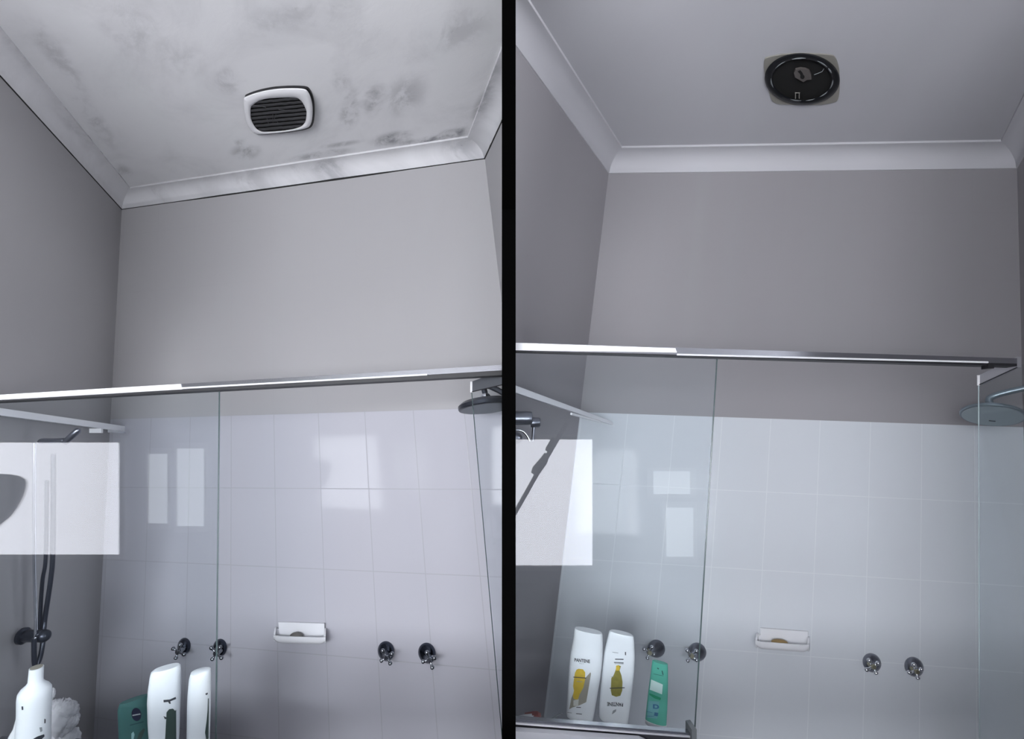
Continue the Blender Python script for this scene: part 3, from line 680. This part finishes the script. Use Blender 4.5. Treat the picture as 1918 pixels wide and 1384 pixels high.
# ------------------------------------------------------------------ hoses, brackets
t = thing('shower_hose', 'dark shower hose looping down from a round wall bracket above the white necked bottle', 'shower hose', P(62, 1245, 1.38))
zb = 1.38
bm = B(); tube(bm, [P(41, 1191, zb), P(46, 1191, zb), P(50, 1191, zb), P(78, 1191, zb - .02), P(86, 1191, zb - .02)], [0.0225, 0.0225, 0.0165, 0.0165, 0.014], 24); link('bracket', bm, M['hose'], t, smooth=35)
bm = B(); tube(bm, smooth_path([P(64, 830, zb - .03), P(64, 1040, zb - .03), P(66, 1120, zb - .03), P(67, 1190, zb - .03), P(63, 1215, zb - .03), P(64, 1244, zb - .03)]), 0.0042, 12); link('rail_tube', bm, M['chrome'], t, smooth=True)
bm = B(); tube(bm, smooth_path([P(64, 1195, zb - .045), P(64, 1225, zb - .045), P(66, 1246, zb - .04), P(74, 1235, zb - .03), P(80, 1205, zb - .02), P(84, 1160, zb), P(95, 1085, zb), P(99, 1030, zb), P(100, 850, zb)]), 0.006, 12); link('hose', bm, M['hose'], t, smooth=True)
bm = B(); tube(bm, smooth_path([P(74, 1200, zb), P(76, 1140, zb), P(80, 1085, zb), P(86, 1040, zb), P(88, 900, zb)]), 0.0048, 10); link('hose', bm, M['hose'], t, smooth=True)
bm = B(); ball(bm, P(82, 1191, zb - .02), 0.017, 14); link('bracket_end', bm, M['hose'], t, smooth=True)
t = thing('hand_shower', 'chrome hand shower lying on its bracket above the reflected window in the old shower', 'hand shower', P(100, 828, 1.38))
bm = B(); tube(bm, smooth_path([P(76, 829, 1.38), P(80, 826, 1.38), P(100, 826, 1.38), P(122, 825, 1.38)]), [0.008] * 18 + [0.007], 14); link('head', bm, M['tap_grey'], t, smooth=True)
bm = B(); tube(bm, [P(121, 829, 1.38), P(135, 816, 1.38), P(146, 806, 1.38), P(149, 804, 1.38)], [0.008, 0.009, 0.0085, 0.004], 14); link('handle', bm, M['tap_grey'], t, smooth=True)
t = thing('hand_shower', 'dark hand shower on a bracket at the left edge of the clean shower', 'hand shower', P(980, 790, 1.33))
bm = B(); tube(bm, [P(945, 783, 1.33), P(990, 783, 1.33), P(996, 783, 1.33), P(998, 783, 1.33)], [0.019, 0.019, 0.017, 0.012], 20); link('bracket', bm, M['tap_grey'], t, smooth=35)
bm = B(); tube(bm, [P(994, 791, 1.335), P(1009, 791, 1.335), P(1012, 791, 1.335)], [0.014, 0.014, 0.011], 18); link('knob', bm, M['tap_grey'], t, smooth=35)
bm = B(); tube(bm, smooth_path([P(955, 806, 1.32), P(975, 806, 1.32), P(986, 814, 1.32), P(992, 826, 1.32)]), 0.0035, 10); link('hose', bm, M['chrome'], t, smooth=True)
bm = B(); tube(bm, [P(1000, 800, 1.335), P(998, 826, 1.335)], 0.0045, 10); link('stem', bm, M['tap_grey'], t, smooth=True)
bm = B(); ball(bm, P(962, 820, 1.34), 0.026, 14, (1, .6, .7)); link('head', bm, M['tap_grey'], t, smooth=True)

# ------------------------------------------------------------------ bottles
class Bottle:
    """lofted bottle; sections (y, left x, right x) are where its outline is seen, at distance Z"""
    def __init__(s, name, label, cat, secs, Z, dr, mat, e=2.4, group=None, part='body', lean=None):
        s.secs, s.Z, s.dr, s.e = secs, Z, dr, e
        base = P((secs[-1][1] + secs[-1][2]) / 2, secs[-1][0], Z)
        s.t = thing(name, label, cat, base, group)
        s.up = (P((secs[0][1] + secs[0][2]) / 2, secs[0][0], Z) - base).normalized()
        fr = (EYE - base); fr = (fr - s.up * fr.dot(s.up)).normalized(); s.fr = fr; s.rt = s.up.cross(fr).normalized()
        s.body(part, mat, 0, len(secs) - 1)
    def sec(s, y):
        S_ = s.secs
        if y <= S_[0][0]: return S_[0]
        for a_, b_ in zip(S_, S_[1:]):
            if y <= b_[0]:
                f = (y - a_[0]) / (b_[0] - a_[0]); return (y, a_[1] + (b_[1] - a_[1]) * f, a_[2] + (b_[2] - a_[2]) * f)
        return S_[-1]
    def body(s, name, mat, i0, i1, grow=0.0, cap=True):
        bm = B(); lp = []
        for (y, l, r) in s.secs[i0:i1 + 1]:
            c = P((l + r) / 2, y, s.Z); w = (r - l) / 2 / FPX * s.Z + grow
            L_ = []
            for k in range(40):
                th = 2 * PI * k / 40; cc, ss = math.cos(th), math.sin(th)
                L_.append(c + s.rt * (w * math.copysign(abs(cc) ** (2 / s.e), cc)) + s.fr * (w * s.dr * math.copysign(abs(ss) ** (2 / s.e), ss)))
            lp.append(L_)
        loft(bm, lp, True, cap, cap); return link(name, bm, mat, s.t, smooth=45)
    def surf(s, px, py, out=0.0006):
        x, y = px, py
        for _ in range(3):
            p = s.surf0(x, y, out) - EYE; d = p.dot(FW)
            x += px - (CX + FPX * p.dot(RT) / d); y += py - (CY - FPX * p.dot(UP) / d)
        return s.surf0(x, y, out)
    def surf0(s, px, py, out=0.0006):
        y, l, r = s.sec(py); w = (r - l) / 2; q = max(-0.985, min(0.985, (px - (l + r) / 2) / w))
        d = (1 - abs(q) ** s.e) ** (1 / s.e) * (w / FPX * s.Z) * s.dr
        p = P((l + r) / 2, py, s.Z) + s.rt * (q * w / FPX * s.Z) + s.fr * (d + out); return p
    def patch(s, poly, name, mat, parent=None, out=0.0006):
        """printed area following the bottle's skin"""
        bm = B(); vs = [bm.verts.new((x, -y, 0)) for x, y in poly]; bm.faces.new(vs)
        bmesh.ops.triangulate(bm, faces=bm.faces); 
        for _ in range(3): bmesh.ops.subdivide_edges(bm, edges=[e for e in bm.edges if e.calc_length() > 3], cuts=1); bmesh.ops.triangulate(bm, faces=bm.faces)
        for v in bm.verts: v.co = s.surf(v.co.x, -v.co.y, out)
        return link(name, bm, mat, parent or s.t)
    def text(s, body, x0, y0, x1, y1, h, mat, name='lettering', flip=False, out=0.0009, bold=0.03):
        cu = bpy.data.curves.new('t', 'FONT'); cu.body = body; cu.size = 1; cu.offset = bold
        ob = bpy.data.objects.new('t', cu); COL.objects.link(ob); bpy.context.view_layer.update()
        me = bpy.data.meshes.new_from_object(ob); bpy.data.objects.remove(ob)
        xs = [v.co.x for v in me.vertices]; ys = [v.co.y for v in me.vertices]; xa, xb, ya, yb = min(xs), max(xs), min(ys), max(ys)
        bm = B(); bm.from_mesh(me)
        for v in bm.verts:
            u = (v.co.x - xa) / (xb - xa); w = (v.co.y - ya) / (yb - ya)
            if flip: u, w = 1 - u, 1 - w
            X = x0 + (x1 - x0) * u; Y = y0 + (y1 - y0) * u - h * w; v.co = s.surf(X, Y, out)
        return link(name, bm, mat, s.t)

def bar(x0, y0, x1, y1, w):
    dx, dy = x1 - x0, y1 - y0; L_ = math.hypot(dx, dy); nx, ny = -dy / L_ * w / 2, dx / L_ * w / 2
    return [(x0 + nx, y0 + ny), (x1 + nx, y1 + ny), (x1 - nx, y1 - ny), (x0 - nx, y0 - ny)]

# right: two white shampoo bottles and a green tube on the ledge
ZB = 1.295
b1 = Bottle('shampoo_bottle', 'white shampoo bottle with bright gold swirl, left of the pair on the screen ledge', 'bottle',
    [(1180.5, 1077, 1126.5), (1183, 1075.5, 1128), (1200, 1074.2, 1128.6), (1228, 1069, 1128), (1258, 1066, 1125), (1290, 1063.8, 1119.5), (1320, 1062, 1114.5), (1340, 1061, 1111), (1346, 1062, 1109.5), (1348.5, 1066, 1105)], ZB, 0.36, M['bottle'], group='shampoo bottles on the clean screen ledge')
b1.text('PANTENE', 1076, 1239, 1105, 1242, 6.5, M['ink'])
b1.text('PRO-V', 1085, 1243.5, 1094, 1244.3, 2.2, M['ink_grey'], bold=0.0)
b1.patch([(1106, 1259), (1107, 1262), (1101, 1298), (1098, 1315), (1085, 1321), (1072, 1325), (1066, 1328.5), (1068, 1320), (1070, 1308), (1075, 1296), (1090, 1292), (1096, 1270)], 'printed_swirl', M['taupe'])
b1.patch([(1080, 1254), (1084, 1252.5), (1092, 1253.5), (1096, 1259), (1096, 1272), (1093, 1287), (1086, 1300), (1082, 1311), (1075, 1309), (1073, 1304), (1075, 1293), (1073.5, 1285), (1075, 1272), (1077, 1260)], 'printed_capsule', M['gold'], out=0.0010)
b1.patch([(1074, 1312), (1084, 1309), (1083, 1323), (1074, 1322)], 'printed_gleam', simple('cream_print', (0.62, 0.62, 0.58), 0.5), out=0.0010)
for q in ((1074, 1268, 1098, 1270, 1.5), (1080, 1276, 1091, 1277, 1.0), (1079.5, 1324.5, 1088, 1325, 1.3), (1062.8, 1334.5, 1071, 1335.2, 1.0), (1079, 1336.5, 1090, 1337.5, 1.2)):
    b1.patch(bar(*q), 'printed_line', M['ink'] if q[4] > 1.1 else M['ink_grey'], out=0.0013)
b2 = Bottle('shampoo_bottle', 'white shampoo bottle with olive-gold vial picture, right of the pair on the screen ledge', 'bottle',
    [(1184.8, 1144, 1183), (1187, 1141.3, 1186.2), (1200, 1138.2, 1187.4), (1225, 1132.5, 1188.2), (1250, 1129.2, 1187), (1280, 1126.3, 1184.3), (1310, 1124, 1180.5), (1335, 1122.2, 1177), (1348, 1122, 1175), (1352.5, 1126, 1171)], ZB, 0.36, M['bottle'], group='shampoo bottles on the clean screen ledge')
b2.text('PANTENE', 1137, 1322, 1167, 1323.4, 7, M['ink'], flip=True)
b2.patch([(1155, 1247), (1159, 1246), (1163, 1247.5), (1160.5, 1256), (1164, 1265), (1166, 1277), (1165.5, 1293), (1162, 1303), (1154, 1305), (1146, 1302), (1144, 1293), (1145, 1270), (1149, 1265), (1152, 1258), (1154, 1252)], 'printed_vial', M['olive'])
b2.patch([(1154, 1246.6), (1159, 1245.6), (1161, 1250), (1160, 1256), (1153.5, 1256)], 'printed_dropper', M['gold'], out=0.0010)
b2.patch([(1146, 1338), (1148, 1331), (1154, 1328), (1154, 1332), (1150, 1335.5)], 'printed_leaf', M['ink_grey'])
for q in ((1152, 1234.6, 1168, 1235, 1.6), (1150, 1240.5, 1168, 1241.5, 1.3), (1151, 1242.8, 1168, 1243.4, 1.0), (1147, 1221.3, 1158, 1223, 1.1), (1171.5, 1221, 1171.6, 1227, 2.0), (1144, 1267.5, 1150, 1267.6, .7), (1142, 1289, 1170, 1288, 1.6), (1149, 1315.2, 1156, 1315.5, 0.8)):
    b2.patch(bar(*q), 'printed_line', M['ink'] if q[4] > 1.2 else M['ink_grey'], out=0.0013)
b3 = Bottle('lotion_tube', 'sea-green squeeze tube with a pale label standing cap-down on the screen ledge', 'tube',
    [(1240, 1222.5, 1250), (1250, 1221, 1250.6), (1275, 1218, 1250.6), (1300, 1214.8, 1250), (1330, 1211.5, 1248.8), (1352, 1209.3, 1247.3)], ZB, 0.35, M['green'], e=2.0)
b3.t.children[0].name = 'tube_body'
# white cap below
bm = B(); lp = []
for y, l, r in ((1352, 1209, 1247.5), (1359, 1209, 1247), (1361, 1212, 1244)):
    c_ = P((l + r) / 2, y, ZB); w_ = (r - l) / 2 / FPX * ZB + .0004; lp.append(circle(c_, b3.rt, b3.fr, w_, 32, w_ * .4))
loft(bm, lp, True, True, True); link('cap', bm, M['white_plastic'], b3.t, smooth=40)
b3.patch([(1219.5, 1272.5), (1241.5, 1282), (1240, 1300.5), (1217, 1291.5)], 'printed_label', M['pale_label'])
b3.patch([(1216.5, 1298), (1238, 1307), (1237, 1311.5), (1226, 1308), (1216, 1301)], 'printed_band', M['green_stripe'])
b3.patch([(1215, 1312), (1235, 1314), (1234, 1328), (1231, 1346), (1212, 1344), (1213, 1325)], 'printed_panel', M['pale_teal'], out=0.0005)
b3.text('D', 1223, 1327, 1234.5, 1328.5, 8.5, M['blue_print'], out=0.0013, bold=0.05)
b3.patch([(1226, 1334), (1233, 1335), (1232, 1341.5), (1225, 1340.5)], 'printed_mark', M['blue_print'], out=0.0013)
for q in ((1211, 1332, 1222, 1335, .7), (1211, 1341, 1225, 1341.5, .7), (1224, 1262, 1243, 1266, .8), (1231, 1251, 1234, 1253, 2), (1240, 1256, 1242, 1264, 2)):
    b3.patch(bar(*q), 'printed_line', M['blue_print'] if q[0] < 1215 else M['green_dark'], out=0.0013)
# ledge that carries them, with a low tiled wall below
qb = P(1090, 1349.3, ZB)
def lp_(x_, d_):  # ledge corner: along the glass from its left end, depth behind the glass
    e_ = (g(GZ, 1299, 1375) - g(GZ, 948, 1350)).normalized()
    base = g(GZ, 948, 1350) + e_ * x_; base = base + room_up(base, qb) ; return base + GZ[1] * d_
def room_up(b_, q0):
    n_ = Z_.nc; return Z_.ez * ((q0 - b_).dot(n_) / Z_.ez.dot(n_))
wl = (g(GZ, 1299, 1375) - g(GZ, 948, 1350)).length
bm = B(); prism(bm, [lp_(-0.0, 0.004), lp_(wl, 0.004), lp_(wl, 0.15), lp_(-0.0, 0.15)], -Z_.ez * 0.02); trim_to(bm, Z_)
tag(link('screen_ledge', bm, simple('ledge_grey', (0.16, 0.155, 0.16), 0.35)), 'grey ledge under the two white shampoo bottles and green tube', 'ledge')
bm = B(); q = [lp_(0, 0.01) - Z_.ez * 0.0205, lp_(wl - .01, 0.01) - Z_.ez * 0.0205, lp_(wl - .01, 0.14) - Z_.ez * 0.0205, lp_(0, 0.14) - Z_.ez * 0.0205]
prism(bm, q, Vector((0, 0, -(q[0].z) + 0.03))); trim_to(bm, Z_); structure(link('wall_low_after', bm, M['tile_side']))
bm = B(); strip(bm, GZ, [(948, 1368), (1200, 1386), (1230, 1400), (948, 1400)], 0.030, 0.0135); trim_to(bm, Z_)
tag(link('white_shelf', bm, M['shelf_white']), 'white shelf edge at the bottom, below the chrome channel of the clean screen', 'shelf')
bm = B(); tube(bm, smooth_path([P(1034, 1345, 1.28), P(1042, 1341, 1.28), P(1050, 1337, 1.285), P(1053, 1338, 1.285)]), 0.0014, 8)
tag(link('hair_clip', bm, M['chalk'], smooth=True), 'thin grey hair clip leaning on the ledge left of the gold-swirl bottle', 'hair clip')
bm = B(); prism(bm, [P(983, 1342.5, 1.27), P(1000, 1339.5, 1.27), P(1008, 1339.5, 1.27), P(1014, 1343.5, 1.27), P(1000, 1346, 1.27)], GZ[1] * 0.02)
rz = tag(link('razor', bm, M['red']), 'small red and white razor lying on the ledge left edge', 'razor')
rz_b = B(); prism(rz_b, [P(972, 1343.8, 1.269), P(984, 1341.6, 1.269), P(1000, 1340.2, 1.269), P(998, 1343.0, 1.269), P(984, 1345.2, 1.269)], GZ[1] * 0.01); link('handle', rz_b, M['white_plastic'], rz)

# left: bottles standing lower, cut by the bottom of the view
ZL = 1.17
a1 = Bottle('shampoo_bottle', 'broad white shampoo bottle with dark green picture, beside the teal tube', 'bottle',
    [(1250, 292, 331), (1253, 288, 333.6), (1262, 286, 334), (1285, 283, 334), (1308, 281.8, 333.5), (1345, 282.4, 332), (1384, 284.5, 331), (1430, 289, 328), (1437, 293, 324)], ZL, 0.5, M['bottle'])
a1.patch([(306, 1311), (318, 1310), (329, 1305), (330, 1309), (319, 1313.5), (320, 1318), (317, 1318), (315, 1314.5), (306.5, 1315.5)], 'printed_mark', M['ink'])
a1.patch([(312, 1334), (317, 1328), (324, 1327), (328, 1331), (330, 1329), (330.4, 1400), (308, 1400), (310, 1372), (311, 1352)], 'printed_picture', M['dark_green'])
a1.patch([(306, 1341), (313, 1344), (313, 1346), (309, 1347)], 'printed_mark', M['ink'])
a2 = Bottle('shampoo_bottle', 'narrow white shampoo bottle turned sideways, right of the broad white one', 'bottle',
    [(1254.5, 366, 389), (1257, 360, 392), (1268, 357.3, 392.5), (1300, 354.6, 392.2), (1330, 353.8, 391.5), (1384, 353.2, 390), (1430, 356, 387), (1437, 360, 383)], ZL, 0.75, M['bottle'], e=2.2)
a2.patch([(384.5, 1299), (389, 1297), (389.3, 1300), (386, 1302)], 'printed_mark', M['ink'])
a2.patch([(389.5, 1308), (391.2, 1308), (390.8, 1384), (386, 1384), (384, 1372), (387, 1350), (389, 1330)], 'printed_picture', M['dark_green'])
a3 = Bottle('lotion_tube', 'dark teal squeeze tube with a navy oval emblem left of the white bottles', 'tube',
    [(1309, 230, 272), (1319, 227, 275), (1345, 228, 276), (1384, 229.5, 277), (1425, 231, 276), (1437, 234, 273)], ZL - .01, 0.32, M['green_dark'], e=2.0)
a3.patch([(255.5 + 9.2 * math.cos(t_ * PI / 14) + 0.6 * math.sin(t_ * PI / 14), 1338 + 12.5 * math.sin(t_ * PI / 14)) for t_ in range(28)], 'printed_emblem', M['navy'])
a3.patch(bar(248, 1340, 263, 1337, 2.2), 'emblem_stripe', M['ink_grey'], out=0.0013)
a3.patch(bar(243, 1358.5, 269, 1351.5, 2.2), 'printed_line', simple('deep_teal_ink', (0.015, 0.06, 0.06), 0.5), out=0.001)
a3.patch([(257, 1384), (261, 1372), (269, 1364), (272, 1366), (268, 1376), (262, 1390), (256, 1396)], 'printed_leaf', M['dark_green'], out=0.001)
a3.patch([(246, 1374), (250, 1370), (252, 1376), (249, 1390), (246, 1390)], 'printed_drop', simple('pale_teal_ink', (0.25, 0.42, 0.42), 0.5), out=0.001)
a4 = Bottle('pump_bottle', 'white bottle with a narrow open neck below the looping hose', 'bottle',
    [(1250, 58, 78.6), (1262, 57, 78), (1276, 55.5, 77.4), (1281, 52, 80), (1287, 45, 85.5), (1293, 41.5, 88.6), (1305, 40.2, 89), (1330, 40, 88), (1360, 38.5, 87.5), (1384, 37, 87), (1430, 36, 86), (1437, 40, 82)], ZL, 0.9, M['bottle'], e=2.0)
a4.patch([(62, 1384), (70, 1379), (83, 1374), (84, 1378), (76, 1386), (64, 1390)], 'printed_swoosh', M['ink'])
a4.patch([(39.6, 1323), (42.5, 1323), (43, 1329.5), (40, 1330)], 'printed_dot', M['ink'])
a4.patch([(83.5, 1345), (86, 1346), (85.8, 1353), (83.4, 1354)], 'printed_dot', M['ink'])
a4.patch([(74, 1362), (79, 1361), (80, 1368), (76, 1371)], 'printed_mark', M['ink_grey'])
bm = B(); lp = [circle(P(68.2, 1249.3, ZL), a4.rt, a4.fr, 0.0118, 20), circle(P(68.2, 1249.0, ZL), a4.rt, a4.fr, 0.0100, 20)]; loft(bm, lp, True, True, True); link('neck_rim', bm, M['taupe'], a4.t)
a5 = Bottle('toiletry_bottle', 'cream bottle half hidden behind the left side of the white necked bottle', 'bottle',
    [(1333, 36, 44), (1345, 32, 46), (1362, 28, 47), (1375, 21, 48), (1384, 18, 49), (1430, 16, 50), (1437, 20, 46)], ZL + .045, 0.5, M['bottle'], e=2.0)
# net sponge right of the necked bottle
lf = thing('bath_puff', 'white netting bath puff to the right of the white necked bottle', 'bath puff', P(115, 1384, ZL + .10))
for k, (x, y, r_, sq) in enumerate(((113, 1345, 30, 1.05), (128, 1330, 17, .9), (134, 1350, 12, 1), (104, 1325, 17, .8), (100, 1384, 26, 1), (124, 1390, 24, 1.1), (96, 1300, 7, 1.5))):
    bm = B(); c = P(x, y, ZL + .13 + random.uniform(-.008, .008)); R0 = r_ / FPX * (ZL + .13); N1 = 22; lp = []
    for i in range(1, N1):
        th = PI * i / N1; L_ = []
        for j in range(40):
            ph = 2 * PI * j / 40; rr = R0 * (1 + 0.07 * math.sin(9 * ph + 5 * th + k) + 0.05 * math.sin(14 * th - 4 * ph))
            L_.append(c + Vector((rr * math.sin(th) * math.cos(ph), rr * 0.7 * math.sin(th) * math.sin(ph), rr * sq * math.cos(th))))
        lp.append(L_)
    loft(bm, lp, True, True, True); o = link('net_fold', bm, M['net'], lf, smooth=80)
# shelf under them (below the view) on a low wall
up_ = A.ez; q0 = P(300, 1438.5, ZL)
def lv(px, Zz):
    b_ = P(px, 1440, Zz); return b_ + up_ * ((q0 - b_).dot(A.nc) / up_.dot(A.nc))
bm = B(); prism(bm, [lv(-60, 1.10), lv(420, 1.10), lv(420, 1.26), lv(-60, 1.30)], -up_ * 0.025)
tag(link('screen_ledge', bm, simple('ledge_grey_old', (0.12, 0.12, 0.14), 0.35)), 'grey ledge carrying the teal tube and white bottles of the old shower', 'ledge')
bm = B(); q = [lv(-60, 1.12) - up_ * .026, lv(415, 1.12) - up_ * .026, lv(415, 1.25) - up_ * .026, lv(-60, 1.29) - up_ * .026]; prism(bm, q, Vector((0, 0, -q[0].z + 0.03))); structure(link('wall_low_before', bm, M['tile_side']))
